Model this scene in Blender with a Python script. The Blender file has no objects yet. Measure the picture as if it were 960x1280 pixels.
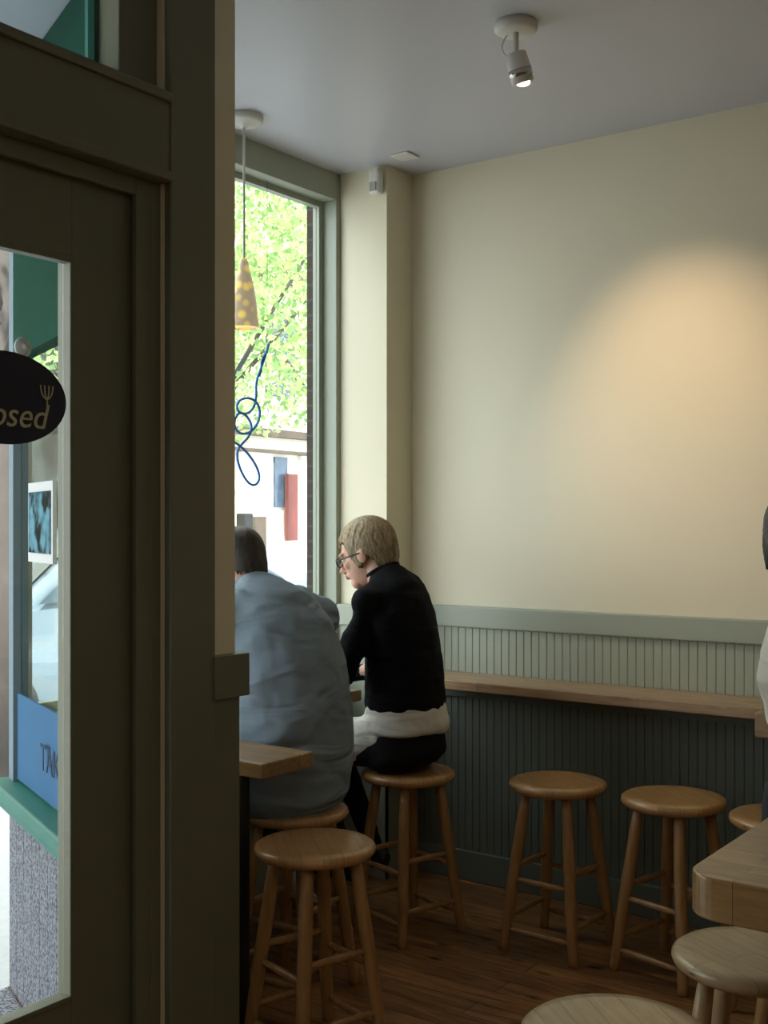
import bpy, bmesh, math, random
from mathutils import Vector, Matrix, noise
random.seed(7)
D=bpy.data; C=bpy.context
scene=C.scene
def col(o): scene.collection.objects.link(o); return o

# ---------------------------------------------------------------- materials
def mat(name,c,rough=0.6,metal=0.0,var=0.0,vscale=6.0,bump=0.0,bscale=60.0,spec=None,trans=0.0,emit=None,estr=0.0,sharp=False):
    m=D.materials.new(name); m.use_nodes=True
    nt=m.node_tree; b=nt.nodes["Principled BSDF"]
    b.inputs["Base Color"].default_value=(*c,1); b.inputs["Roughness"].default_value=rough
    b.inputs["Metallic"].default_value=metal
    if spec is not None: b.inputs["Specular IOR Level"].default_value=spec
    if trans: b.inputs["Transmission Weight"].default_value=trans
    if emit: 
        b.inputs["Emission Color"].default_value=(*emit,1); b.inputs["Emission Strength"].default_value=estr
    tc=nt.nodes.new("ShaderNodeTexCoord")
    if var>0:
        n=nt.nodes.new("ShaderNodeTexNoise"); n.inputs["Scale"].default_value=vscale; n.inputs["Detail"].default_value=5
        nt.links.new(tc.outputs["Object"],n.inputs["Vector"])
        mx=nt.nodes.new("ShaderNodeMix"); mx.data_type='RGBA'
        mx.inputs[6].default_value=(*[max(0,v*(1-var)) for v in c],1); mx.inputs[7].default_value=(*[min(1,v*(1+var)) for v in c],1)
        fo=n.outputs["Fac"]
        if sharp:
            rr=nt.nodes.new("ShaderNodeMapRange"); rr.inputs["From Min"].default_value=.42; rr.inputs["From Max"].default_value=.58
            nt.links.new(fo,rr.inputs["Value"]); fo=rr.outputs["Result"]
        nt.links.new(fo,mx.inputs[0]); nt.links.new(mx.outputs[2],b.inputs["Base Color"])
    if bump>0:
        n2=nt.nodes.new("ShaderNodeTexNoise"); n2.inputs["Scale"].default_value=bscale; n2.inputs["Detail"].default_value=4
        nt.links.new(tc.outputs["Object"],n2.inputs["Vector"])
        bp=nt.nodes.new("ShaderNodeBump"); bp.inputs["Strength"].default_value=bump; bp.inputs["Distance"].default_value=0.01
        nt.links.new(n2.outputs["Fac"],bp.inputs["Height"]); nt.links.new(bp.outputs["Normal"],b.inputs["Normal"])
    return m
def cloth(name,c,fold=0.5,rot=(0.5,0.25,0),scale=(2,2,9),nscale=1.6,dist=.05):
    """woven fabric with soft directional folds (bump)"""
    m=mat(name,c,.92,var=.06,vscale=50,spec=.15); nt=m.node_tree; b=nt.nodes["Principled BSDF"]
    tc=nt.nodes.new("ShaderNodeTexCoord"); mp=nt.nodes.new("ShaderNodeMapping"); mp.inputs["Scale"].default_value=scale; mp.inputs["Rotation"].default_value=rot
    nt.links.new(tc.outputs["Object"],mp.inputs["Vector"])
    n=nt.nodes.new("ShaderNodeTexNoise"); n.inputs["Scale"].default_value=nscale; n.inputs["Detail"].default_value=1.5; n.inputs["Distortion"].default_value=.8
    nt.links.new(mp.outputs["Vector"],n.inputs["Vector"])
    bp=nt.nodes.new("ShaderNodeBump"); bp.inputs["Strength"].default_value=fold; bp.inputs["Distance"].default_value=dist
    nt.links.new(n.outputs["Fac"],bp.inputs["Height"])
    n3=nt.nodes.new("ShaderNodeTexNoise"); n3.inputs["Scale"].default_value=350
    nt.links.new(tc.outputs["Object"],n3.inputs["Vector"])
    b2=nt.nodes.new("ShaderNodeBump"); b2.inputs["Strength"].default_value=.15; b2.inputs["Distance"].default_value=.004
    nt.links.new(n3.outputs["Fac"],b2.inputs["Height"]); nt.links.new(bp.outputs["Normal"],b2.inputs["Normal"]); nt.links.new(b2.outputs["Normal"],b.inputs["Normal"])
    return m
def streak(name,c1,c2,scale,rough=0.4,bands=None,nscale=3.0,knots=0,coat=0.0):
    """wood / hair: noise stretched by mapping scale"""
    m=D.materials.new(name); m.use_nodes=True; nt=m.node_tree; b=nt.nodes["Principled BSDF"]
    b.inputs["Roughness"].default_value=rough
    if coat: b.inputs["Coat Weight"].default_value=coat; b.inputs["Coat Roughness"].default_value=0.25
    tc=nt.nodes.new("ShaderNodeTexCoord"); mp=nt.nodes.new("ShaderNodeMapping"); mp.inputs["Scale"].default_value=scale
    nt.links.new(tc.outputs["Object"],mp.inputs["Vector"])
    n=nt.nodes.new("ShaderNodeTexNoise"); n.inputs["Scale"].default_value=nscale; n.inputs["Detail"].default_value=6; n.inputs["Distortion"].default_value=0.6
    nt.links.new(mp.outputs["Vector"],n.inputs["Vector"])
    r=nt.nodes.new("ShaderNodeValToRGB"); r.color_ramp.elements[0].position=0.3; r.color_ramp.elements[1].position=0.72
    r.color_ramp.elements[0].color=(*c1,1); r.color_ramp.elements[1].color=(*c2,1)
    nt.links.new(n.outputs["Fac"],r.inputs["Fac"]); out=r.outputs["Color"]
    if knots:
        mk=nt.nodes.new("ShaderNodeMapping"); mk.inputs["Scale"].default_value=(1,2.2,1); nt.links.new(tc.outputs["Object"],mk.inputs["Vector"])
        vo=nt.nodes.new("ShaderNodeTexVoronoi"); vo.inputs["Scale"].default_value=knots; nt.links.new(mk.outputs["Vector"],vo.inputs["Vector"])
        rk=nt.nodes.new("ShaderNodeValToRGB"); rk.color_ramp.elements[0].position=.06; rk.color_ramp.elements[0].color=(.12,.08,.06,1); rk.color_ramp.elements[1].position=.2; rk.color_ramp.elements[1].color=(1,1,1,1)
        nt.links.new(vo.outputs["Distance"],rk.inputs["Fac"])
        mxk=nt.nodes.new("ShaderNodeMix"); mxk.data_type='RGBA'; mxk.blend_type='MULTIPLY'; mxk.inputs[0].default_value=.9
        nt.links.new(out,mxk.inputs[6]); nt.links.new(rk.outputs["Color"],mxk.inputs[7]); out=mxk.outputs[2]
    if bands:
        mp2=nt.nodes.new("ShaderNodeMapping"); nt.links.new(tc.outputs["Object"],mp2.inputs["Vector"])
        br=nt.nodes.new("ShaderNodeTexBrick"); br.inputs["Scale"].default_value=1.0
        br.inputs["Brick Width"].default_value=bands[1]; br.inputs["Row Height"].default_value=bands[0]; br.inputs["Mortar Size"].default_value=bands[3]
        br.inputs["Color1"].default_value=(1,1,1,1); br.inputs["Color2"].default_value=(bands[2],)*3+(1,); br.inputs["Mortar"].default_value=(.35,.32,.3,1)
        nt.links.new(mp2.outputs["Vector"],br.inputs["Vector"])
        mx=nt.nodes.new("ShaderNodeMix"); mx.data_type='RGBA'; mx.blend_type='MULTIPLY'; mx.inputs[0].default_value=1
        nt.links.new(out,mx.inputs[6]); nt.links.new(br.outputs["Color"],mx.inputs[7]); out=mx.outputs[2]
    nt.links.new(out,b.inputs["Base Color"])
    bp=nt.nodes.new("ShaderNodeBump"); bp.inputs["Strength"].default_value=0.15; bp.inputs["Distance"].default_value=0.004
    nt.links.new(n.outputs["Fac"],bp.inputs["Height"]); nt.links.new(bp.outputs["Normal"],b.inputs["Normal"])
    return m
def glassmat(name,tint=(0.95,0.98,0.97),gloss=0.05):
    m=D.materials.new(name); m.use_nodes=True; nt=m.node_tree
    for n in list(nt.nodes): nt.nodes.remove(n)
    o=nt.nodes.new("ShaderNodeOutputMaterial"); t=nt.nodes.new("ShaderNodeBsdfTransparent"); t.inputs[0].default_value=(*tint,1)
    g=nt.nodes.new("ShaderNodeBsdfGlossy"); g.inputs["Roughness"].default_value=0.03
    mx=nt.nodes.new("ShaderNodeMixShader"); mx.inputs[0].default_value=gloss
    nt.links.new(t.outputs[0],mx.inputs[1]); nt.links.new(g.outputs[0],mx.inputs[2]); nt.links.new(mx.outputs[0],o.inputs[0])
    return m
def leafmat(name,c):
    m=D.materials.new(name); m.use_nodes=True; nt=m.node_tree
    for n in list(nt.nodes): nt.nodes.remove(n)
    o=nt.nodes.new("ShaderNodeOutputMaterial"); d=nt.nodes.new("ShaderNodeBsdfDiffuse"); t=nt.nodes.new("ShaderNodeBsdfTranslucent")
    d.inputs[0].default_value=(*c,1); t.inputs[0].default_value=(min(1,c[0]*1.3),min(1,c[1]*1.2),c[2],1)
    mx=nt.nodes.new("ShaderNodeMixShader"); mx.inputs[0].default_value=.5
    nt.links.new(d.outputs[0],mx.inputs[1]); nt.links.new(t.outputs[0],mx.inputs[2]); nt.links.new(mx.outputs[0],o.inputs[0])
    return m
def brickmat(name,c1,c2,mortar,w=.2,h=.07):
    m=D.materials.new(name); m.use_nodes=True; nt=m.node_tree; b=nt.nodes["Principled BSDF"]; b.inputs["Roughness"].default_value=.9
    tc=nt.nodes.new("ShaderNodeTexCoord"); mp=nt.nodes.new("ShaderNodeMapping"); mp.inputs["Rotation"].default_value=(math.radians(90),0,0)
    nt.links.new(tc.outputs["Object"],mp.inputs["Vector"])
    br=nt.nodes.new("ShaderNodeTexBrick"); br.inputs["Scale"].default_value=1; br.inputs["Brick Width"].default_value=w; br.inputs["Row Height"].default_value=h
    br.inputs["Mortar Size"].default_value=.006; br.inputs["Color1"].default_value=(*c1,1); br.inputs["Color2"].default_value=(*c2,1); br.inputs["Mortar"].default_value=(*mortar,1)
    nt.links.new(mp.outputs["Vector"],br.inputs["Vector"]); nt.links.new(br.outputs["Color"],b.inputs["Base Color"])
    return m

m_cream=mat("cream_paint",(.75,.69,.51),.55,var=.03,vscale=2,bump=.05,bscale=120)
m_ceil=mat("ceiling_paint",(.60,.60,.66),.36,var=.02,bump=.04,bscale=90)
m_trim=mat("sage_trim_paint",(.34,.37,.29),.45,var=.04,bump=.03)
m_olive=mat("olive_door_paint",(.155,.155,.10),.45,var=.05,bump=.04,bscale=80)
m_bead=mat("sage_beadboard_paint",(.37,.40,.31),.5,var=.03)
m_bead_shade=mat("shaded_beadboard_paint",(.125,.14,.11),.55,var=.05)  # darker copy of the beadboard paint; shade under the bar is in the colour
m_teal=mat("teal_paint",(.02,.13,.10),.5,var=.1,spec=.2)
m_dteal=mat("dark_teal_fascia",(.004,.042,.028),.9,var=.3,vscale=5,spec=.05)
m_white=mat("white_enamel",(.75,.74,.70),.35)
m_dark=mat("dark_metal",(.03,.03,.03),.4,metal=.6)
m_chrome=mat("brushed_chrome",(.55,.55,.55),.25,metal=1)
m_glass=glassmat("window_glass")
m_floor=streak("floor_planks",(.17,.065,.021),(.55,.26,.09),(2,14,1),.33,bands=(.105,1.3,.55,.003),nscale=2.2,knots=4.5)
m_stool=streak("stool_maple",(.40,.20,.066),(.57,.32,.125),(3,22,3),.33,bands=(.06,3,.82,.0008),coat=.3)
m_stool2=streak("stool_pale_maple",(.38,.255,.13),(.54,.39,.22),(3,22,3),.35,bands=(.06,3,.86,.0008),coat=.3)
m_leg=streak("stool_leg_wood",(.29,.145,.05),(.43,.235,.09),(14,14,1.5),.38)
m_leg2=streak("stool_leg_pale",(.34,.22,.11),(.48,.33,.18),(14,14,1.5),.38)
m_bar=streak("butcher_block",(.37,.21,.105),(.55,.36,.20),(3,26,26),.35,bands=(.045,.7,.78,.0008),coat=.2)
m_table=streak("table_butcher_block",(.28,.17,.078),(.42,.27,.13),(3,26,26),.35,bands=(.045,.7,.8,.0008),coat=.2)

# ---------------------------------------------------------------- geometry helpers
def mesh_obj(name,verts,faces,m=None,parent=None,smooth=False):
    me=D.meshes.new(name); me.from_pydata([tuple(v) for v in verts],[],faces); me.update()
    o=D.objects.new(name,me); col(o)
    if m: me.materials.append(m)
    if smooth:
        for p in me.polygons: p.use_smooth=True
    if parent: o.parent=parent
    return o
def bm_obj(name,bm,m=None,parent=None,smooth=False):
    me=D.meshes.new(name); bmesh.ops.recalc_face_normals(bm,faces=bm.faces); bm.to_mesh(me); bm.free()
    o=D.objects.new(name,me); col(o)
    if m: me.materials.append(m)
    if smooth:
        for p in me.polygons: p.use_smooth=True
    if parent: o.parent=parent
    return o
def empty(name,loc=(0,0,0)):
    e=D.objects.new(name,None); e.location=loc; e.empty_display_size=.1; return col(e)
def bmbox(bm,x0,x1,y0,y1,z0,z1):
    vs=[bm.verts.new(p) for p in [(x0,y0,z0),(x1,y0,z0),(x1,y1,z0),(x0,y1,z0),(x0,y0,z1),(x1,y0,z1),(x1,y1,z1),(x0,y1,z1)]]
    for f in [(0,3,2,1),(4,5,6,7),(0,1,5,4),(1,2,6,5),(2,3,7,6),(3,0,4,7)]: bm.faces.new([vs[i] for i in f])
def boxes(name,lst,m,parent=None,bevel=0):
    bm=bmesh.new()
    for b in lst: bmbox(bm,*b)
    o=bm_obj(name,bm,m,parent)
    if bevel:
        md=o.modifiers.new("bevel","BEVEL"); md.width=bevel; md.segments=2; md.limit_method='ANGLE'
    return o
def box(name,x0,x1,y0,y1,z0,z1,m,parent=None,bevel=0): return boxes(name,[(x0,x1,y0,y1,z0,z1)],m,parent,bevel)
def prism(name,poly,z0,z1,m,parent=None,bevel=0):
    n=len(poly); vs=[(p[0],p[1],z0) for p in poly]+[(p[0],p[1],z1) for p in poly]
    fs=[tuple(range(n))[::-1],tuple(range(n,2*n))]+[(i,(i+1)%n,(i+1)%n+n,i+n) for i in range(n)]
    bm=bmesh.new(); vv=[bm.verts.new(v) for v in vs]
    for f in fs: bm.faces.new([vv[i] for i in f])
    o=bm_obj(name,bm,m,parent)
    if bevel:
        md=o.modifiers.new("bevel","BEVEL"); md.width=bevel; md.segments=3; md.limit_method='ANGLE'
    return o
def bmtube(bm,pts,rad,seg=14,side=None,caps=True):
    """loft rings; rad items are r or (a,b): a along side vector, b along the other"""
    pts=[Vector(p) for p in pts]; rings=[]
    for i,p in enumerate(pts):
        t=(pts[min(i+1,len(pts)-1)]-pts[max(i-1,0)]).normalized()
        s=Vector(side) if side is not None else (Vector((0,0,1)) if abs(t.z)<.9 else Vector((1,0,0)))
        u=(s-t*s.dot(t)).normalized(); v=t.cross(u)
        a,b=(rad[i] if isinstance(rad[i],(tuple,list)) else (rad[i],rad[i]))
        rings.append([bm.verts.new(p+u*a*math.cos(2*math.pi*k/seg)+v*b*math.sin(2*math.pi*k/seg)) for k in range(seg)])
    for i in range(len(rings)-1):
        for k in range(seg): bm.faces.new([rings[i][k],rings[i][(k+1)%seg],rings[i+1][(k+1)%seg],rings[i+1][k]])
    if caps:
        bm.faces.new(rings[0][::-1]); bm.faces.new(rings[-1])
def bmlathe(bm,prof,cx=0,cy=0,seg=40):
    rings=[]
    for r,z in prof:
        if r<1e-6: rings.append([bm.verts.new((cx,cy,z))])
        else: rings.append([bm.verts.new((cx+r*math.cos(2*math.pi*k/seg),cy+r*math.sin(2*math.pi*k/seg),z)) for k in range(seg)])
    for a,b in zip(rings[:-1],rings[1:]):
        for k in range(seg):
            k2=(k+1)%seg
            if len(a)==1 and len(b)==1: continue
            if len(a)==1: bm.faces.new([a[0],b[k2],b[k]])
            elif len(b)==1: bm.faces.new([a[k],a[k2],b[0]])
            else: bm.faces.new([a[k],a[k2],b[k2],b[k]])
def bmell(bm,c,r,rot=None,seg=20):
    M=Matrix.Translation(Vector(c))
    if rot is not None: M=M@rot.to_4x4()
    M=M@Matrix.Diagonal((r[0],r[1],r[2],1))
    bmesh.ops.create_uvsphere(bm,u_segments=seg,v_segments=max(8,seg//2+2),radius=1,matrix=M)
def tube_obj(name,pts,rad,m,parent=None,seg=14,side=None,smooth=True):
    bm=bmesh.new(); bmtube(bm,pts,rad if isinstance(rad,list) else [rad]*len(pts),seg,side); 
    return bm_obj(name,bm,m,parent,smooth)
def curve_obj(name,pts,r,m,parent=None,cyc=False):
    cu=D.curves.new(name,'CURVE'); cu.dimensions='3D'; cu.bevel_depth=r; cu.bevel_resolution=3; cu.resolution_u=8
    sp=cu.splines.new('NURBS'); sp.points.add(len(pts)-1)
    for i,p in enumerate(pts): sp.points[i].co=(*p,1)
    sp.use_endpoint_u=True; sp.order_u=4 if len(pts)>3 else len(pts); sp.use_cyclic_u=cyc
    cu.materials.append(m); o=D.objects.new(name,cu); col(o)
    if parent: o.parent=parent
    return o
def text_obj(name,s,size,M,m,parent=None,shear=0,ext=.0008,align='LEFT'):
    cu=D.curves.new(name,'FONT'); cu.body=s; cu.size=size; cu.shear=shear; cu.extrude=ext; cu.align_x=align
    cu.materials.append(m); o=D.objects.new(name,cu); col(o); o.matrix_world=M
    if parent: o.parent=parent
    return o
def frameM(loc,x,y):
    x=Vector(x).normalized(); y=Vector(y).normalized(); z=x.cross(y)
    M=Matrix((x,y,z)).transposed().to_4x4(); M.translation=Vector(loc); return M

CE=3.12      # ceiling height
YS=4.36      # side wall
YC=2.398     # partition corner
# ---------------------------------------------------------------- room shell
prism("floor",[(-2.37,-2.2),(2.6,-2.2),(2.6,YS),(-3.32,YS),(-3.32,2.50),(-2.37,2.09)],-.12,0,m_floor)
box("ceiling",-3.35,2.75,-2.35,YS+.15,CE,CE+.2,m_ceil)
box("wall_far",-3.35,2.75,YS,YS+.15,0,CE,m_cream)
box("wall_right",2.6,2.75,-2.2,YS,0,CE,m_cream)
box("wall_back",-2.37,2.75,-2.35,-2.2,0,CE,m_cream)
box("column_corner",-3.21,-2.955,4.16,YS,0,CE,m_cream)
boxes("wall_entrance",[(-2.37,-2.22,-2.2,.98,0,CE),(-2.37,-2.22,2.13,YC,0,CE),(-2.37,-2.22,.98,2.13,3.02,CE)],m_cream)
prism("wall_entrance_return",[(-2.37,2.13),(-2.46,2.17),(-2.46,YC+.02),(-2.37,YC)],0,CE,m_cream)
def bead(name,x0,x1,y,z0,z1,m,sp=.036):
    prof=[];x=x0
    while x<x1-1e-4:
        e=min(x+sp,x1)
        prof+= [(x,y-.008),(x+.003,y-.0115),(e-.003,y-.0115)]
        x=e
    prof.append((x1,y-.008))
    n=len(prof); vs=[(a,b,z0) for a,b in prof]+[(a,b,z1) for a,b in prof]
    fs=[(i,i+1,i+1+n,i+n) for i in range(n-1)]
    return mesh_obj(name,vs,fs,m)
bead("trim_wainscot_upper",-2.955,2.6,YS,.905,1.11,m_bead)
bead("trim_wainscot_lower",-2.955,2.6,YS,.12,.875,m_bead_shade)
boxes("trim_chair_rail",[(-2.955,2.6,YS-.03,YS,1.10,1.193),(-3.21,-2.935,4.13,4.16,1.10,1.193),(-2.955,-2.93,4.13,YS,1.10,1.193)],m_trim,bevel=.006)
boxes("baseboard_far",[(-2.955,2.6,YS-.025,YS,0,.13)],m_bead_shade,bevel=.005)
boxes("trim_column_wainscot",[(-3.21,-2.945,4.148,4.16,0,1.10),(-2.955,-2.945,4.148,YS,0,1.10)],m_bead)
tr=empty("trim_entrance")
boxes("casing",[(-2.22,-2.195,2.13,2.295,0,CE),(-2.22,-2.195,.82,.98,0,CE),(-2.37,-2.198,.98,2.13,2.43,2.66)],m_olive,tr,bevel=.004)
boxes("jamb_stop",[(-2.37,-2.232,2.095,2.13,0,2.43),(-2.37,-2.232,.98,.995,0,2.43),(-2.25,-2.232,2.045,2.095,0,2.43),(-2.25,-2.232,.995,1.03,0,2.43),(-2.25,-2.232,1.03,2.045,2.385,2.43),(-2.37,-2.25,.995,2.095,2.405,2.43)],m_olive,tr,bevel=.003)
boxes("head_moulding",[(-2.2,-2.182,.98,2.13,2.43,2.455),(-2.2,-2.186,.98,2.13,2.635,2.66)],m_olive,tr,bevel=.004)
boxes("partition_wainscot",[(-2.225,-2.208,2.295,YC+.005,0,1.075)],m_olive,tr)
prism("partition_rail",[(-2.22,2.285),(-2.188,2.285),(-2.188,YC+.026),(-2.45,YC+.05),(-2.45,YC+.02),(-2.22,YC)],1.075,1.193,m_olive,tr,bevel=.003)
w3=empty("window_3")
boxes("transom_frame",[(-2.34,-2.245,2.0,2.13,2.66,3.02),(-2.34,-2.245,.98,1.06,2.66,3.02),(-2.34,-2.245,1.06,2.0,2.66,2.69),(-2.34,-2.245,1.06,2.0,2.99,3.02)],m_olive,w3,bevel=.004)
boxes("transom_bead",[(-2.345,-2.32,1.985,2.0,2.69,2.99)],m_dteal,w3)
box("transom_glass",-2.30,-2.294,1.06,2.0,2.69,2.99,m_glass,w3)
d=empty("door_1")
boxes("door_leaf",[(-2.315,-2.262,1.865,2.088,.01,2.40),(-2.315,-2.262,1.0,1.20,.01,2.40),(-2.315,-2.262,1.20,1.865,2.19,2.40),(-2.315,-2.262,1.20,1.865,.01,.40)],m_olive,d,bevel=.003)
boxes("glazing_bead",[(-2.285,-2.257,1.857,1.870,.40,2.20),(-2.285,-2.257,1.20,1.865,2.183,2.20),(-2.285,-2.257,1.20,1.865,.395,.408)],m_olive,d,bevel=.002)
box("door_glass",-2.292,-2.286,1.20,1.862,.40,2.19,m_glass,d)
tube_obj("door_handle",[(-2.262,1.05,1.0),(-2.20,1.05,1.0),(-2.20,1.05,1.3),(-2.262,1.05,1.3)],.01,m_chrome,d)
m_navy=mat("sign_navy",(.006,.008,.03),.35)
m_ink=mat("sign_lettering",(.55,.5,.33),.5)
sg=empty("closed_sign")
bm=bmesh.new(); M=Matrix.Translation((-2.262,1.674,1.84))@Matrix.Rotation(math.radians(90),4,'Y')@Matrix.Diagonal((.107,.172,1,1))
bmesh.ops.create_cone(bm,cap_ends=True,segments=64,radius1=1,radius2=1,depth=.005,matrix=M)
bm_obj("sign_plate",bm,m_navy,sg)
text_obj("lettering","closed",.084,frameM((-2.2585,1.570,1.775),(0,1,0),(0,0,1)),m_ink,sg,shear=.25)
fx=-2.2575
curve_obj("fork_stem",[(fx,1.772,1.775),(fx,1.785,1.78),(fx,1.79,1.81),(fx,1.788,1.845)],.0018,m_ink,sg)
for k,dy in enumerate((-.016,-.006,.005,.015)):
    curve_obj("fork_tine_%d"%(k+1),[(fx,1.788,1.845),(fx,1.788+dy*.9,1.85),(fx,1.788+dy*1.1,1.862),(fx,1.788+dy*1.15,1.878)],.0016,m_ink,sg)
sc=empty("suction_cup")
bm=bmesh.new(); bmlathe(bm,[(0,0),(.024,0),(.023,.003),(.012,.008),(.006,.012),(.006,.018),(.0,.019)],seg=32)
o=bm_obj("cup",bm,mat("clear_rubber",(.6,.65,.62),.2),sc,True); o.matrix_world=frameM((-2.285,1.74,1.965),(0,1,0),(0,0,1))
tube_obj("hanging_string",[(-2.268,1.74,1.955),(-2.268,1.72,1.935)],.0015,m_ink,sc)

# ---------------------------------------------------------------- main window + return window
w1=empty("window_1")
JY=4.13; SZ=.90
boxes("window_frame",[(-3.33,-3.21,JY,4.16,SZ,CE),(-3.33,-3.21,2.5,JY,3.0,CE),(-3.33,-3.27,2.49,2.53,SZ,3.0),(-3.33,-3.20,2.5,JY,SZ-.03,SZ)],m_trim,w1,bevel=.003)
boxes("sash",[(-3.32,-3.285,JY-.03,JY,SZ,3.0),(-3.32,-3.285,2.53,JY-.03,SZ,SZ+.035),(-3.32,-3.285,2.53,JY-.03,2.975,3.0)],m_trim,w1)
box("window_glass",-3.305,-3.299,2.53,JY-.03,SZ+.035,2.975,m_glass,w1)
boxes("wall_window",[(-3.33,-3.21,2.5,4.16,0,SZ-.03),(-3.33,-3.21,4.16,YS,0,CE)],m_bead)
P0=Vector((-2.46,2.09,0)); P1=Vector((-3.31,2.47,0)); dv=(P1-P0).normalized(); nv=Vector((-dv.y,dv.x,0)); nv=-nv if nv.y<0 else nv
def along(name,a,b,t0,t1,z0,z1,m,parent=None,bevel=0):
    p=[P0+dv*a+nv*t0,P0+dv*b+nv*t0,P0+dv*b+nv*t1,P0+dv*a+nv*t1]
    return prism(name,[(q.x,q.y) for q in p],z0,z1,m,parent,bevel)
L=(P1-P0).length
m_speck=mat("speckled_bulkhead",(.15,.155,.175),.85,var=.5,vscale=110,sharp=True,spec=.1)
w2=empty("window_2")
along("wall_alcove_bulkhead",0,L,0,.08,0,.64,m_speck)
for k in range(9): along("bulkhead_board_%d"%(k+1),.02+k*.1,.117+k*.1,-.006,0,.0,.60,m_speck,w2)
along("sill",0,L+.05,-.06,.12,.64,.69,m_teal,w2,.008)
along("sill_moulding",0,L+.03,-.035,0,.60,.64,m_teal,w2,.006)
along("corner_mullion",L-.04,L+.02,0,.05,.69,3.03,mat("pale_blue_paint",(.14,.19,.23),.6,spec=.1),w2)
along("inner_mullion",0,.05,0,.06,.69,3.03,m_teal,w2)
along("fascia_panel",.05,L-.04,.0,.05,2.10,3.03,m_dteal,w2)
along("return_glass",.05,L-.04,.025,.031,.69,2.10,glassmat("return_glass_clear",gloss=.03),w2)
sgn=empty("take_out_sign")
along("sign_panel",.06,L-.05,.012,.02,.70,.985,mat("sign_blue",(.05,.12,.22),.8,spec=.05),sgn)
text_obj("lettering","TAKE OUT",.115,frameM((-2.940,2.3030,.80),(-dv.x,-dv.y,0),(0,0,1)),mat("sign_ink_blue",(.01,.02,.05),.5,spec=.05),sgn)
pic=empty("framed_picture")
along("picture_frame",.40,.70,.004,.016,1.43,1.68,mat("picture_frame_white",(.5,.5,.5),.7,spec=.1),pic)
m_pp=mat("picture_print",(.05,.12,.15),.8,var=.95,vscale=16,sharp=True,spec=.05)
along("picture_print",.42,.68,.0,.004,1.46,1.65,m_pp,pic)
box("alcove_soffit",-4.3,-2.37,-1.0,2.5,3.045,3.11,mat("soffit_blue_grey",(.30,.36,.42),.5))
prism("alcove_beam",[(-2.6,.3),(-2.75,.3),(-3.35,2.3),(-3.2,2.3)],2.96,3.04,m_dteal)
box("brick_pier",-3.45,-3.335,4.215,5.0,-.02,4.2,brickmat("pier_brick",(.035,.018,.014),(.02,.012,.011),(.05,.045,.04)))

# ---------------------------------------------------------------- counters
bc=empty("bar_counter")
boxes("counter_top",[(-2.80,-1.29,4.08,YS-.013,.865,.905)],m_bar,bc,.005)
boxes("counter_top_deep",[(-1.29,2.58,3.99,YS-.013,.82,.905)],m_bar,bc,.006)
boxes("counter_cleat",[(-2.80,2.58,YS-.04,YS-.013,.80,.865)],m_bead_shade,bc)
wc=empty("window_counter")
prism("counter_top",[(-2.20,2.49),(-2.20,2.72),(-2.86,2.74),(-2.86,3.85),(-3.20,3.85),(-3.20,2.51)],.825,.87,m_table,wc,.005)
boxes("counter_leg",[(-2.44,-2.40,2.62,2.66,0,.825)],m_dark,wc,.004)
boxes("counter_bracket",[(-3.2,-2.95,3.75,3.79,.60,.825)],m_dark,wc,.004)
rt=empty("dining_table")
cx0,cy0,cx1,cy1=-.795,2.045,.10,2.90; r=.07
poly=[]
for (ax,ay,a0) in ((cx0+r,cy0+r,180),(cx1-r,cy0+r,270),(cx1-r,cy1-r,0),(cx0+r,cy1-r,90)):
    for k in range(9):
        a=math.radians(a0+k*90/8); poly.append((ax+r*math.cos(a),ay+r*math.sin(a)))
prism("table_top",poly,.836,.914,m_table,rt,.005)
bm=bmesh.new(); bmlathe(bm,[(0,0),(.24,0),(.24,.015),(.05,.035),(.04,.06),(.04,.80),(.1,.836),(0,.836)],-.3,2.45,32); bm_obj("pedestal",bm,m_dark,rt,False)

# ---------------------------------------------------------------- stools
def stool(x,y,rot,ms,ml):
    e=empty("stool",(x,y,0))
    bm=bmesh.new()
    bmlathe(bm,[(0,.570),(.13,.570),(.165,.574),(.176,.583),(.180,.592),(.178,.602),(.168,.609),(.14,.611),(.08,.608),(0,.607)],0,0,56)
    s=bm_obj("seat",bm,ms,e,True); s.rotation_euler=(0,0,rot*.7)
    top=[];bot=[]
    for k in range(4):
        a=rot+k*math.pi/2; top.append(Vector((.118*math.cos(a),.118*math.sin(a),.572))); bot.append(Vector((.205*math.cos(a),.205*math.sin(a),.0)))
        pts=[bot[k].lerp(top[k],t) for t in (0,.04,.3,.6,.85,1)]
        tube_obj("leg_%d"%(k+1),pts,[.0165,.018,.0205,.0215,.020,.017],ml,e,16)
    n=1
    for k in range(4):
        for z in ((.30,.12) if k%2==0 else (.255,.075)):
            t=z/.575; a=bot[k].lerp(top[k],t); b=bot[(k+1)%4].lerp(top[(k+1)%4],t)
            tube_obj("rung_%d"%n,[a,a.lerp(b,.25),a.lerp(b,.5),a.lerp(b,.75),b],[.0075,.010,.0115,.010,.0075],ml,e,12); n+=1
    return e
S=math.radians
stool(-1.97,3.86,S(-48),m_stool,m_leg)
stool(-1.53,3.87,S(-60),m_stool,m_leg)
stool(-1.13,3.82,S(-40),m_stool,m_leg)
stool(-2.52,3.69,S(-62),m_stool,m_leg)
stool(-2.17,2.69,S(-62),m_stool,m_leg)
stool(-2.50,2.99,S(-40),m_stool,m_leg)
stool(-.825,2.56,S(-40),m_stool2,m_leg2)
stool(-.91,2.02,S(-60),m_stool2,m_leg2)
PX,PY=-.885,3.19
stool(PX+.03,PY+.01,S(-45),m_stool,m_leg)

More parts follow.
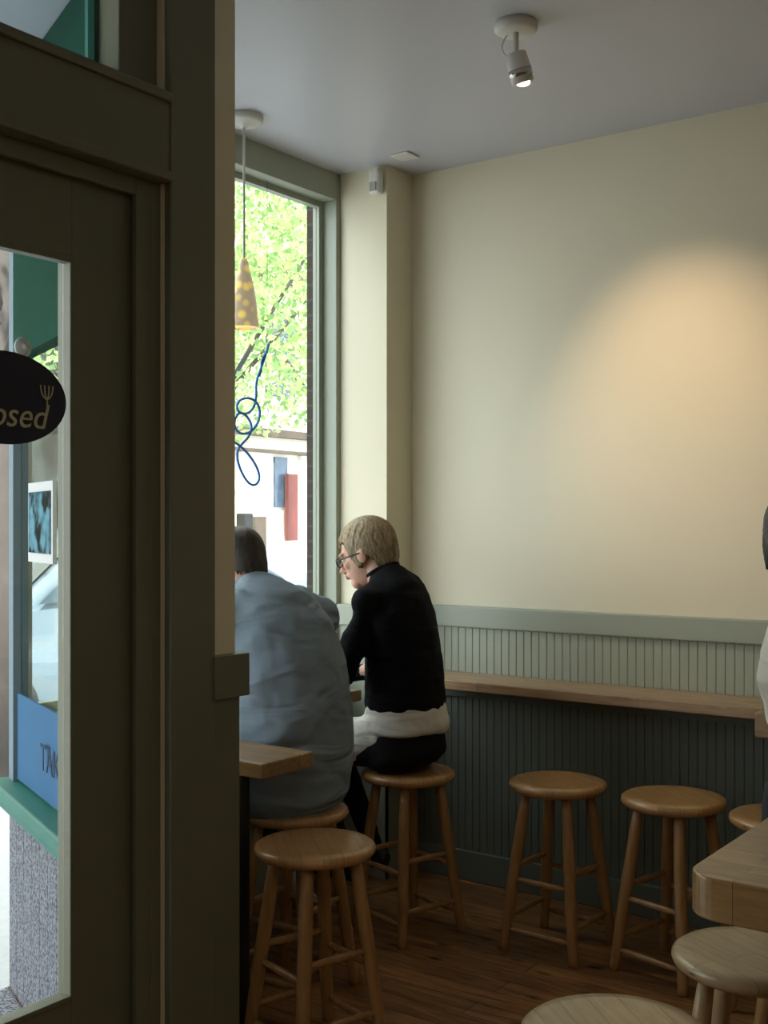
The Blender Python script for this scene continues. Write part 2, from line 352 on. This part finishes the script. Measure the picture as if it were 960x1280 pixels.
# ---------------------------------------------------------------- fixtures
pl=empty("pendant_lamp"); lx,ly=-3.05,3.345
bm=bmesh.new(); bmlathe(bm,[(0,CE-.045),(.012,CE-.045),(.02,CE-.035),(.062,CE-.03),(.074,CE-.02),(.074,CE),(0,CE)],lx,ly); bm_obj("ceiling_canopy",bm,m_white,pl,True)
tube_obj("cord",[(lx,ly,2.55),(lx,ly,CE-.04)],.005,m_white,pl)
m_sh=mat("amber_glass_shade",(.55,.33,.08),.3,emit=(1,.55,.12),estr=.6)
nt=m_sh.node_tree; tc=nt.nodes.new("ShaderNodeTexCoord"); vo=nt.nodes.new("ShaderNodeTexVoronoi"); vo.inputs["Scale"].default_value=24
nt.links.new(tc.outputs["Object"],vo.inputs["Vector"]); rp=nt.nodes.new("ShaderNodeValToRGB")
rp.color_ramp.elements[0].position=.15; rp.color_ramp.elements[0].color=(1,.72,.16,1); rp.color_ramp.elements[1].position=.5; rp.color_ramp.elements[1].color=(.42,.34,.22,1)
nt.links.new(vo.outputs["Distance"],rp.inputs["Fac"]); nt.links.new(rp.outputs["Color"],nt.nodes["Principled BSDF"].inputs["Base Color"]); nt.links.new(rp.outputs["Color"],nt.nodes["Principled BSDF"].inputs["Emission Color"])
bm=bmesh.new(); bmlathe(bm,[(.058,2.305),(.055,2.345),(.047,2.41),(.037,2.47),(.027,2.51),(.019,2.545),(.013,2.57),(.0,2.575)],lx,ly,36)
o=bm_obj("shade",bm,m_sh,pl,True); sd=o.modifiers.new("s","SOLIDIFY"); sd.thickness=.003
bm=bmesh.new(); bmell(bm,(lx,ly,2.42),(.02,.02,.03)); bm_obj("bulb",bm,mat("bulb_glass",(1,.8,.5),.3,emit=(1,.7,.35),estr=6),pl,True)

cs=empty("ceiling_spotlight"); sx,sy=-1.79,3.22
bm=bmesh.new(); bmlathe(bm,[(0,CE-.03),(.055,CE-.03),(.067,CE-.022),(.068,CE),(0,CE)],sx,sy,40); bm_obj("ceiling_canopy",bm,m_white,cs,True)
hd=Vector((sx+.0,sy+.02,CE-.13)); aim=(Vector((-1.66,YS,2.02))-hd).normalized()
tube_obj("arm",[(sx,sy,CE-.03),(sx,sy,CE-.08),(sx,sy+.005,CE-.10)],.009,m_white,cs)
curve_obj("cable",[(sx-.03,sy,CE-.03),(sx-.06,sy-.02,CE-.07),(sx-.03,sy-.02,CE-.11),(sx,sy,CE-.12)],.003,m_white,cs)
adir=Vector((.10,.30,-.9)).normalized()
tube_obj("lamp_head",[hd-adir*.045,hd-adir*.04,hd+adir*.0,hd+adir*.05],[.024,.032,.036,.036],m_white,cs,24)
tube_obj("lamp_collar",[hd+adir*.008,hd+adir*.03],[.0375,.0375],m_chrome,cs,24)
bm=bmesh.new(); bmell(bm,hd+adir*.048,(.024,.024,.01)); bm_obj("bulb",bm,mat("spot_bulb",(1,.8,.6),.3,emit=(1,.72,.5),estr=8),cs,True)
ms=empty("motion_sensor")
boxes("sensor_body",[(-3.02,-2.965,4.11,4.155,2.99,3.10)],m_white,ms,.012)
boxes("sensor_lens",[(-3.01,-2.975,4.104,4.112,3.0,3.04)],mat("sensor_lens",(.4,.4,.4),.2),ms,.003)
box("ceiling_vent",-2.86,-2.77,4.05,4.14,CE-.01,CE,m_white,None,.004)

m_blue=mat("blue_neon_tube",(.05,.20,.60),.2)
nx=-3.24
def pw(px,py):
    t=(px-480)/1459; dx=-.581+.814*t; dy=.814+.581*t; k=nx/dx; return (nx,dy*k,1.55+(655-py)/1459*k)
ns=empty("neon_sign")
curve_obj("neon_tube",[pw(*p) for p in [(336,430),(328,458),(318,475),(322,500),(312,520),(294,515),(297,498),(318,496),(328,515),(318,540),(298,545),(290,528),(300,510),(318,530),(310,550),(294,560),(298,585),(314,612),(328,600),(318,575),(298,553),(280,546)]],.0055,m_blue,ns)
curve_obj("neon_tube_tail",[pw(*p) for p in [(334,440),(322,452),(330,458),(324,470)]],.005,m_blue,ns)
curve_obj("hanger_wire",[pw(334,440),pw(334,400),pw(334,300),pw(334,225)],.0008,m_dark,ns)

# ---------------------------------------------------------------- people
def frame2(F):
    F=Vector((F[0],F[1],0)).normalized(); R=F.cross(Vector((0,0,1))); return F,R
def remesh(o,v,sm=6,disp=0,dscale=.1):
    r=o.modifiers.new("r","REMESH"); r.mode='VOXEL'; r.voxel_size=v; r.use_smooth_shade=True
    s=o.modifiers.new("s","SMOOTH"); s.factor=.5; s.iterations=sm
    if disp:
        t=D.textures.new("folds","CLOUDS"); t.noise_scale=dscale; t.noise_depth=2
        dm=o.modifiers.new("d","DISPLACE"); dm.texture=t; dm.strength=disp; dm.mid_level=.5; dm.texture_coords='LOCAL'
def hand_into(bm,w,d,n,side):
    d=d.normalized(); n=(n-d*n.dot(d)).normalized(); s=d.cross(n).normalized()*side
    bmtube(bm,[w-d*.01,w+d*.02,w+d*.05,w+d*.085],[(.026,.018),(.034,.017),(.041,.015),(.040,.012)],12,side=s)
    for off,ln in ((.031,.068),(.011,.078),(-.010,.073),(-.029,.058)):
        b=w+d*.078+s*off; p1=b+d*ln*.45+s*off*.12-n*.004; p2=p1+d*ln*.32+n*.012; p3=p2+d*ln*.22+n*.018
        bmtube(bm,[b,p1,p2,p3],[.0095,.0088,.008,.0068],8)
    b=w+d*.025+s*.03; bmtube(bm,[b,b+d*.03+s*.024+n*.006,b+d*.058+s*.032+n*.012],[.012,.010,.008],8)
def head(parent,c,Fh,pitch,skin,hairm,zside,zback,zfront,rad,scale=1.0,glasses=False,seed=1,puff=.004,tuck=.10,azs=(38,72,85,140),flick=0,earz=0):
    F=Vector((Fh[0],Fh[1],0)).normalized(); R=F.cross(Vector((0,0,1)))
    q=Matrix.Rotation(-pitch,3,R)
    f=q@F; u=q@Vector((0,0,1))
    M=Matrix((R,f,u)).transposed().to_4x4(); M.translation=Vector(c); M=M@Matrix.Scale(scale,4)
    bm=bmesh.new()
    bmell(bm,(0,-.012,.03),(.074,.094,.088)); bmell(bm,(0,.028,-.03),(.060,.064,.082)); bmell(bm,(0,.066,-.088),(.030,.026,.024))
    bmell(bm,(0,.02,-.07),(.052,.055,.04))
    bmtube(bm,[(0,.086,.012),(0,.100,-.012),(0,.110,-.030),(0,.096,-.040)],[.008,.010,.013,.012],10)
    bmell(bm,(0,.082,.022),(.045,.014,.010)); bmell(bm,(.034,.066,-.02),(.022,.02,.018)); bmell(bm,(-.034,.066,-.02),(.022,.02,.018))
    bmell(bm,(0,.090,-.058),(.022,.010,.009))
    for s in (1,-1):
        bmell(bm,(s*.077,-.004,-.008),(.009,.019,.031)); bmell(bm,(s*.080,-.012,.004),(.010,.010,.018))
    o=bm_obj("head",bm,skin,parent); o.matrix_world=M; remesh(o,.0045,3)
    m_e=mat("eye_white",(.7,.68,.65),.2); m_i=mat("iris",(.05,.07,.09),.1); m_l=mat("lips",(.45,.18,.15),.5)
    for s in (1,-1):
        bm=bmesh.new(); bmell(bm,(s*.030,.079,.002),(.012,.010,.009)); o=bm_obj("eye_%s"%("r" if s>0 else "l"),bm,m_e,parent,True); o.matrix_world=M
        bm=bmesh.new(); bmell(bm,(s*.030,.087,.001),(.005,.003,.005)); o=bm_obj("iris_%s"%("r" if s>0 else "l"),bm,m_i,parent,True); o.matrix_world=M
    bm=bmesh.new(); bmell(bm,(0,.098,-.055),(.020,.005,.0035)); bmell(bm,(0,.097,-.062),(.017,.005,.0045)); o=bm_obj("lips",bm,m_l,parent,True); o.matrix_world=M
    rng=random.Random(seed); NA=300; NS=30; cx,cy,cz=0,-.016,.03; rx,ry,rz=rad
    offs=[rng.random() for _ in range(NA)]; offs=[(offs[i]*2+offs[i-1]+offs[(i+1)%NA])/4 for i in range(NA)]
    ln=[rng.random() for _ in range(NA)]
    vs=[];fs=[]
    def ss(a,b,x): x=max(0,min(1,(x-a)/(b-a))); return x*x*(3-2*x)
    for i in range(NA):
        a=2*math.pi*i/NA; aa=abs((math.degrees(a)+180)%360-180)
        w1=ss(azs[0],azs[1],aa); w2=ss(azs[2],azs[3],aa)
        zend=zfront*(1-w1)+zside*w1; zend=zend*(1-w2)+zback*w2
        if earz: zend+=earz*math.exp(-((aa-92)/13)**2)
        zend-= (ln[i]-.5)*.020+.010*noise.noise(Vector((a*3,seed,0)))
        ztop=cz+rz
        for j in range(NS):
            s=j/(NS-1); z=ztop-(ztop-zend)*(s**1.7)
            if z>cz: fct=math.sqrt(max(0,1-((z-cz)/rz)**2))
            else: fct=1-tuck*((cz-z)/.10)**2
            k=int(i+j*j*.06*(1 if math.sin(a)>0 else -1))%NA
            g=1+(offs[k]-.5)*puff*20*min(1,s*2)+.03*noise.noise(Vector((math.cos(a)*2,math.sin(a)*2,z*12+seed)))
            if flick: g+=flick*ss(.75,1,s)*w1
            vs.append((cx+math.sin(a)*rx*fct*g,cy+math.cos(a)*ry*fct*g,z))
    for i in range(NA):
        for j in range(NS-1):
            a=i*NS+j; b=((i+1)%NA)*NS+j; fs.append((a,b,b+1,a+1))
    o=mesh_obj("hair",vs,fs,hairm,parent,True); o.matrix_world=M
    sd=o.modifiers.new("s","SOLIDIFY"); sd.thickness=.012; sd.offset=-1
    if glasses:
        for s in (1,-1):
            pts=[]
            for k in range(24):
                a=2*math.pi*k/24; pts.append((s*.032+.024*math.cos(a)*(1+.1*math.cos(2*a)),.103-.004*abs(math.cos(a)),-.002+.016*math.sin(a)))
            g=curve_obj("glasses_rim_%s"%("r" if s>0 else "l"),pts,.0028,m_dark,parent,True); g.matrix_world=M
            g=curve_obj("glasses_temple_%s"%("r" if s>0 else "l"),[(s*.056,.100,.003),(s*.074,.08,.004),(s*.083,.03,.004),(s*.085,-.005,.0)],.0026,m_dark,parent); g.matrix_world=M
        g=curve_obj("glasses_bridge",[(-.009,.104,.0),(0,.107,.004),(.009,.104,.0)],.002,m_dark,parent); g.matrix_world=M
    return M
def person(name,base,F,P,skin,shirt,pants,shoes):
    e=empty(name)
    F,R=frame2(F); B=Vector(base); zs=P.get('zs',1.0)
    def pt(f,s,z):
        z=.61+(z-.61)*zs if z>.61 else z
        return Vector((B.x,B.y,0))+F*f+R*s+Vector((0,0,z))
    bm=bmesh.new()
    T=P['torso']; bmtube(bm,[pt(f,0,z) for f,z,a,b in T],[(a,b) for f,z,a,b in T],28,side=R)
    for s in (1,-1):
        sh=pt(P['sh'][0],s*P['sh'][1],P['sh'][2]); el=pt(P['el'][0],s*P['el'][1],P['el'][2]); wr=pt(P['wr'][0],s*P['wr'][1],P['wr'][2])
        ua=P['ur']
        bmell(bm,sh,(ua*1.12,)*3)
        bmtube(bm,[pt(P['sh'][0],s*P['sh'][1]*.45,P['sh'][2]+P.get('trap',.03)),sh,sh.lerp(el,.5),el if P['long'] else sh.lerp(el,.75)],[ua*1.1,ua*1.1,ua*1.02,ua*.86 if P['long'] else ua*1.1],16)
        if P['long']:
            bmell(bm,el,(ua*.86,)*3); bmtube(bm,[el,el.lerp(wr,.5),el.lerp(wr,.93)],[ua*.84,ua*.72,ua*.55],14)
    o=bm_obj("shirt",bm,shirt,e); remesh(o,.011,5,P.get('fold',.02),P.get('fscale',.09))
    for s in (1,-1):
        bm=bmesh.new()
        sh=pt(P['sh'][0],s*P['sh'][1],P['sh'][2]); el=pt(P['el'][0],s*P['el'][1],P['el'][2]); wr=pt(P['wr'][0],s*P['wr'][1],P['wr'][2])
        bmtube(bm,[sh.lerp(el,.55),el,el.lerp(wr,.35),el.lerp(wr,.75),wr],[.044,.040,.040,.030,.025],14); bmell(bm,el,(.040,)*3)
        dd=(wr-el); dd.z*=.15; dd=(dd.normalized()+R*(-s)*.25)
        hand_into(bm,wr,dd,Vector((0,0,-1)),(1 if s<0 else -1))
        o=bm_obj("arm_and_hand_%s"%("r" if s>0 else "l"),bm,skin,e); remesh(o,.0045,2)
    bm=bmesh.new(); hc=pt(*P['head']); nb=pt(T[-1][0]-.005,0,T[-1][1]-.05)
    bmtube(bm,[nb,nb.lerp(hc,.45),hc-F*.01+Vector((0,0,-.02))],[.062,.054,.052],16); o=bm_obj("neck",bm,skin,e); remesh(o,.008,3)
    # ribbed collar
    bm=bmesh.new(); f,z,a,b=T[-1]; cc=pt(f,0,z); ax=(hc-nb).normalized(); uu=R; vv=ax.cross(R).normalized(); N=28
    pts=[cc+uu*(a+.004)*math.cos(2*math.pi*k/N)+vv*(b+.006)*math.sin(2*math.pi*k/N) for k in range(N+1)]
    bmtube(bm,pts,[.0075]*(N+1),8,side=ax,caps=False); bm_obj("collar",bm,shirt,e,True)
    bm=bmesh.new()
    bmtube(bm,[pt(-.02,0,.618),pt(-.01,0,.66),pt(0,0,.74),pt(0,0,.84)],[(P['hip']*.8,.10),(P['hip'],.15),(P['hip'],P['hd']),(P['hip']*.92,P['hd']*.95)],26,side=R)
    for s in (1,-1):
        h=pt(.02,s*.09,.70); k=pt(P['kn'][0],s*P['kn'][1],P['kn'][2]); a=pt(P['an'][0],s*P['an'][1],P['an'][2]); tr_=P['th']
        bmell(bm,h,(tr_*1.1,)*3); bmtube(bm,[h,h.lerp(k,.5),k],[tr_*1.08,tr_*.92,tr_*.72],16); bmell(bm,k,(tr_*.72,)*3)
        bmtube(bm,[k,k.lerp(a,.35),k.lerp(a,.9)],[tr_*.70,tr_*.68,tr_*.5],16)
    o=bm_obj("trousers",bm,pants,e); remesh(o,.011,4,.012,.08)
    for s in (1,-1):
        a=pt(P['an'][0],s*P['an'][1],P['an'][2]); k=pt(P['kn'][0],s*P['kn'][1],P['kn'][2])
        bm=bmesh.new(); bmtube(bm,[k.lerp(a,.8),a,a+Vector((0,0,-.02))],[.038,.036,.036],12); o=bm_obj("sock_%s"%("r" if s>0 else "l"),bm,P.get('sock',pants),e,True)
        bm=bmesh.new(); z=Vector((0,0,-.045))
        bmtube(bm,[a-F*.065+z,a-F*.03+z*.9,a+F*.05+z,a+F*.12+z*1.1,a+F*.175+z*1.25],[(.03,.028),(.037,.045),(.043,.038),(.044,.028),(.032,.018)],16,side=R)
        o=bm_obj("shoe_%s"%("r" if s>0 else "l"),bm,shoes,e); remesh(o,.008,3)
    return e,pt,F,R
skin=mat("skin",(.62,.36,.26),.5,var=.05,vscale=20); skin.node_tree.nodes["Principled BSDF"].inputs["Subsurface Weight"].default_value=.08
m_denim=mat("dark_denim",(.02,.022,.03),.8,var=.2,vscale=40)
m_blk=cloth("black_knit",(.006,.006,.008),.5)
m_tee=cloth("blue_grey_tshirt",(.225,.28,.335),.85,dist=.05,scale=(2.2,2.2,6),nscale=2.0,rot=(.8,.4,0))
m_wht=cloth("white_cotton",(.70,.68,.62),.6)
m_hairb=streak("blonde_hair",(.13,.085,.04),(.45,.34,.19),(60,60,3),.45,nscale=2.5)
m_haird=streak("dark_brown_hair",(.012,.009,.007),(.04,.028,.02),(60,60,3),.5,nscale=2.5)
m_hairk=streak("black_hair",(.006,.005,.006),(.02,.016,.016),(60,60,3),.4,nscale=2.5)
m_snk=mat("grey_sneaker",(.30,.30,.31),.6); m_blkshoe=mat("black_shoe",(.015,.015,.017),.5)
PM=dict(torso=[(-.01,.60,.17,.13),(-.02,.66,.215,.175),(-.015,.78,.235,.195),(.0,.92,.240,.20),(.03,1.06,.245,.19),(.07,1.17,.235,.17),(.11,1.25,.20,.14),(.155,1.305,.13,.10),(.18,1.33,.085,.08),(.20,1.345,.062,.06)],
 sh=(.10,.232,1.215),el=(.30,.285,.97),wr=(.48,.14,.91),ur=.073,long=False,head=(.275,0,1.42),hip=.20,hd=.165,th=.085,kn=(.44,.17,.68),an=(.16,.20,.26),fold=.018,fscale=.12,sock=m_wht,trap=.052)
man,ptm,Fm,Rm=person("seated_man",(-2.53,2.985,0),(-.97,.16),PM,skin,m_tee,m_denim,m_snk)
head(man,ptm(.262,0,1.412),(-.97,.12),.22,skin,m_haird,-.005,-.048,.075,(.081,.097,.094),1.04,False,3,.002)
PW=dict(torso=[(-.01,.835,.165,.138),(-.01,.86,.176,.150),(-.005,.95,.172,.142),(.005,1.08,.178,.135),(.02,1.20,.182,.125),(.045,1.29,.15,.11),(.075,1.345,.085,.08),(.095,1.37,.058,.058)],
 sh=(.055,.170,1.262),el=(.13,.225,.99),wr=(.38,.13,.92),ur=.054,long=True,head=(.15,0,1.44),hip=.178,hd=.15,th=.078,kn=(.42,.11,.70),an=(.20,.10,.26),fold=.02,fscale=.10)
wom,ptw,Fw,Rw=person("seated_woman",(-2.54,3.69,0),(-.99,-.06),PW,skin,m_blk,mat("black_trousers",(.008,.008,.01),.85,spec=.2),m_blkshoe)
bm=bmesh.new(); bmtube(bm,[ptw(-.01,0,.762),ptw(-.01,0,.80),ptw(-.008,0,.86),ptw(-.005,0,.90)],[(.186,.160),(.184,.160),(.172,.148),(.15,.13)],30,side=Rw)
bmtube(bm,[ptw(.02,-.085,.75),ptw(.10,-.09,.735),ptw(.20,-.10,.705)],[(.09,.07),(.095,.088),(.090,.092)],18,side=Rw)
o=bm_obj("white_undershirt",bm,m_wht,wom); remesh(o,.009,4,.014,.06)
head(wom,ptw(.170,0,1.437),(-.95,-.30),.36,skin,m_hairb,-.045,-.092,.066,(.086,.106,.100),1.10,True,5,.0045,tuck=.24,azs=(42,66,95,140),earz=.03)
PR=dict(torso=[(.05,.60,.14,.09),(.07,.68,.165,.12),(.07,.80,.165,.12),(.06,.90,.165,.12),(.015,1.03,.172,.125),(-.005,1.12,.178,.13),(.0,1.20,.175,.12),(.01,1.29,.135,.10),(.0,1.345,.075,.07),(-.0,1.37,.055,.055)],
 sh=(.01,.165,1.255),el=(.08,.215,1.0),wr=(.32,.10,.98),ur=.052,long=True,head=(.015,0,1.45),hip=.16,hd=.12,th=.075,kn=(.46,.11,.70),an=(.24,.10,.26),fold=.018,fscale=.1,zs=1.04)
per,ptp,Fp,Rp=person("seated_customer",(PX,PY,0),(.9,.35),PR,skin,m_wht,m_denim,m_blkshoe)
head(per,ptp(.012,0,1.485),(.9,.35),.1,skin,m_hairk,-.06,-.09,.075,(.090,.108,.096),1.05,False,8,.003)

# ---------------------------------------------------------------- exterior
box("sidewalk",-6.4,-3.34,-12,32,-.14,-.02,mat("sidewalk_concrete",(.42,.42,.42),.9,var=.15,vscale=20))
prism("alcove_floor",[(-3.34,-2.3),(-2.38,-2.3),(-2.38,2.05),(-3.34,2.48)],-.14,-.02,mat("alcove_terrazzo",(.18,.18,.20),.8,var=.6,vscale=120,sharp=True,spec=.1))
box("street",-14,-6.4,-14,40,-.3,-.16,mat("asphalt",(.22,.22,.22),.9,var=.2,vscale=30))
fb=empty("building_across_street")
m_fc=mat("facade_cream",(.72,.68,.58),.8,var=.05); m_fw=mat("facade_window",(.05,.08,.13),.15); m_fbn=mat("facade_brown",(.10,.07,.05),.7)
box("facade",-17.5,-16,-4,34,-.2,9,m_fc,fb)
boxes("cornices",[(-16,-15.8,-4,34,3.35,3.50),(-16,-15.85,-4,34,3.02,3.08),(-16,-15.8,-4,34,6.6,6.9)],m_fbn,fb)
wl=[];sf=[];cl=[]
y=-3
while y<33:
    wl.append((-16.0,-15.95,y+.55,y+.95,1.9,2.95)); wl.append((-16.0,-15.95,y+.3,y+1.2,4.2,6.0))
    sf.append((-16.0,-15.93,y-.1,y+.25,.0,1.7)); cl.append((-16,-15.9,y+1.35,y+1.5,0,3.0)); y+=1.9
boxes("windows",wl,m_fw,fb); boxes("shopfront_panels",sf,m_fbn,fb); boxes("pilasters",cl,m_fc,fb)
boxes("dark_shopfront",[(-15.95,-15.85,10.2,14.4,-.1,5.2)],mat("dark_shopfront",(.022,.026,.025),.8,var=.8,vscale=1.2,sharp=True,spec=.05),fb)
boxes("red_signboards",[(-15.9,-15.8,18.7,19.0,1.2,2.6)],mat("red_sign",(.16,.03,.025),.6),fb)
ng=empty("neighbour_green_shopfront")
boxes("frame",[(-3.62,-3.52,5.01,5.05,-.02,2.05),(-3.80,-3.76,5.01,5.05,-.02,2.05),(-3.80,-3.45,5.01,5.05,1.98,2.08)],mat("dark_green_paint",(.01,.05,.03),.4),ng,.004)
sp=empty("street_pole"); tube_obj("post",[(-11.2,12.3,-.16),(-11.2,12.3,1.6)],.04,m_dark,sp); box("meter_head",-11.28,-11.12,12.2,12.4,1.45,1.7,m_dark,sp,.02)
def tree(x,y,h,cr,nleaf,trunk,lz=.02):
    e=empty("street_tree",(x,y,lz))
    m_b=mat("bark",(.06,.05,.045),.9,var=.3,vscale=10)
    tube_obj("trunk",[(0,0,0),(.03,.02,h*.25),(-.03,.04,h*.5),(0,0,h)],[trunk*1.3,trunk,trunk*.8,trunk*.4],m_b,e)
    for k in range(6):
        a=k*1.05; tube_obj("branch_%d"%(k+1),[(0,0,h*.5+.1*k),(cr*.4*math.cos(a),cr*.4*math.sin(a),h*.75+.1*k),(cr*.75*math.cos(a),cr*.75*math.sin(a),h*.95+.1*k)],[trunk*.4,trunk*.25,trunk*.1],m_b,e,8)
    for nm,c,frac in (("leaves_light",(.42,.55,.26),.65),("leaves_dark",(.20,.34,.14),.35)):
        vs=[];fs=[]
        for i in range(int(nleaf*frac)):
            while True:
                p=Vector((random.uniform(-1,1),random.uniform(-1,1),random.uniform(-1,1)))
                if p.length<1 and noise.noise(p*3.2+Vector((x,y,0)))>-.10: break
            p=Vector((p.x*cr,p.y*cr,h+p.z*cr*1.0)); s=random.uniform(.035,.065)
            u=Vector((random.gauss(0,1),random.gauss(0,1),random.gauss(0,1))).normalized(); v=u.cross(Vector((random.gauss(0,1),random.gauss(0,1),random.gauss(0,1)))).normalized()
            b=len(vs); vs+=[p-u*s,p-v*s*.6,p+u*s,p+v*s*.6]; fs.append((b,b+1,b+2,b+3))
        mesh_obj(nm,vs,fs,leafmat(nm+"_mat",c),e)
tree(-9.6,9.75,5.4,2.8,20000,.09,-.16)
tree(-6.15,4.50,4.8,1.5,2500,.10,-.02)
tree(-13.2,16.6,6.6,3.2,14000,.12,-.16)
def car(x,y,sc=1.0):
    e=empty("parked_car",(x,y,-.16)); m_p=mat("silver_blue_car_paint",(.16,.20,.24),.25,metal=.1); m_g=mat("car_glass",(.02,.04,.055),.08); m_t=mat("tyre",(.02,.02,.02),.8)
    prof=[(0,.35),(0,.62),(.08,.78),(.95,.98),(1.05,1.0),(1.75,1.42),(2.1,1.48),(2.9,1.47),(3.3,1.36),(3.75,1.10),(4.35,1.08),(4.5,.95),(4.52,.4),(4.4,.28),(.1,.25)]
    n=len(prof); ws=[.78,.84,.86,.86,.84,.66,.62,.62,.66,.82,.84,.84,.82,.80,.78]
    vs=[];fs=[]
    for s in (-1,1):
        for (a,b),w in zip(prof,ws): vs.append((s*w,a,b))
    for i in range(n): fs.append((i,(i+1)%n,(i+1)%n+n,i+n))
    fs.append(tuple(range(n))[::-1]); fs.append(tuple(range(n,2*n)))
    o=mesh_obj("body",vs,fs,m_p,e); b=o.modifiers.new("b","BEVEL"); b.width=.05; b.segments=3
    for s,nm in ((1,"r"),(-1,"l")):
        mesh_obj("side_glass_"+nm,[(s*.875,1.15,1.0),(s*.70,1.80,1.39),(s*.66,2.9,1.43),(s*.85,3.6,1.07)],[(0,1,2,3)],m_g,e)
    mesh_obj("windscreen",[(-.74,1.12,1.07),(.74,1.12,1.07),(.58,1.72,1.43),(-.58,1.72,1.43)],[(0,1,2,3)],m_g,e)
    k=1
    for yy in (.85,3.6):
        for s in (-1,1):
            tube_obj("wheel_%d"%k,[(s*.68,yy,.31),(s*.88,yy,.31)],[.31,.31],m_t,e,28,smooth=False); tube_obj("hub_%d"%k,[(s*.87,yy,.31),(s*.895,yy,.31)],[.18,.16],m_chrome,e,20,smooth=False); k+=1
    e.scale=(sc,sc,sc)
car(-7.9,4.1,1.13)

# ---------------------------------------------------------------- lights
w=D.worlds.new("World"); scene.world=w; w.use_nodes=True
bg=w.node_tree.nodes["Background"]; bg.inputs[0].default_value=(.88,.93,1,1); bg.inputs[1].default_value=4.8
def light(name,typ,loc,energy,color=(1,1,1),**kw):
    l=D.lights.new(name,typ); l.energy=energy; l.color=color
    for k,v in kw.items(): setattr(l,k,v)
    o=D.objects.new(name,l); o.location=loc; return col(o)
def aimo(o,d): o.rotation_euler=Vector(d).to_track_quat('-Z','Y').to_euler()
s=light("sun_light",'SUN',(5,0,10),15,(1,.96,.88),angle=.02); aimo(s,(-.55,.45,-.75))
p=light("window_portal",'AREA',(-3.36,3.32,1.95),1,shape='RECTANGLE',size=2.1,size_y=1.62); aimo(p,(1,0,0)); p.data.cycles.is_portal=True
p=light("door_portal",'AREA',(-2.33,1.53,1.3),1,shape='RECTANGLE',size=1.8,size_y=.7); aimo(p,(1,0,0)); p.data.cycles.is_portal=True
s=light("spot_lamp_light",'SPOT',tuple(hd+adir*.07),54,(1,.71,.47),spot_size=math.radians(58),spot_blend=1.0,shadow_soft_size=.02); aimo(s,aim)
light("pendant_bulb_light",'POINT',(lx,ly,2.36),1.2,(1,.65,.3),shadow_soft_size=.02)
a=light("room_fill_light",'AREA',(.6,-.4,CE-.03),17,(1,.93,.8),shape='RECTANGLE',size=1.6,size_y=1.2); aimo(a,(0,0,-1))  # unseen area light added behind the camera for dim ambient fill

# ---------------------------------------------------------------- camera
cam=D.cameras.new("camera"); co=D.objects.new("camera",cam); col(co); scene.camera=co
co.location=(0,0,1.55); co.rotation_euler=(math.radians(90),0,math.atan2(.581,.814))
cam.sensor_fit='VERTICAL'; cam.sensor_height=36; cam.lens=1459/1280*36; cam.shift_y=15/1280; cam.clip_start=.05; cam.clip_end=200
scene.view_settings.view_transform='Standard'; scene.view_settings.look='None'
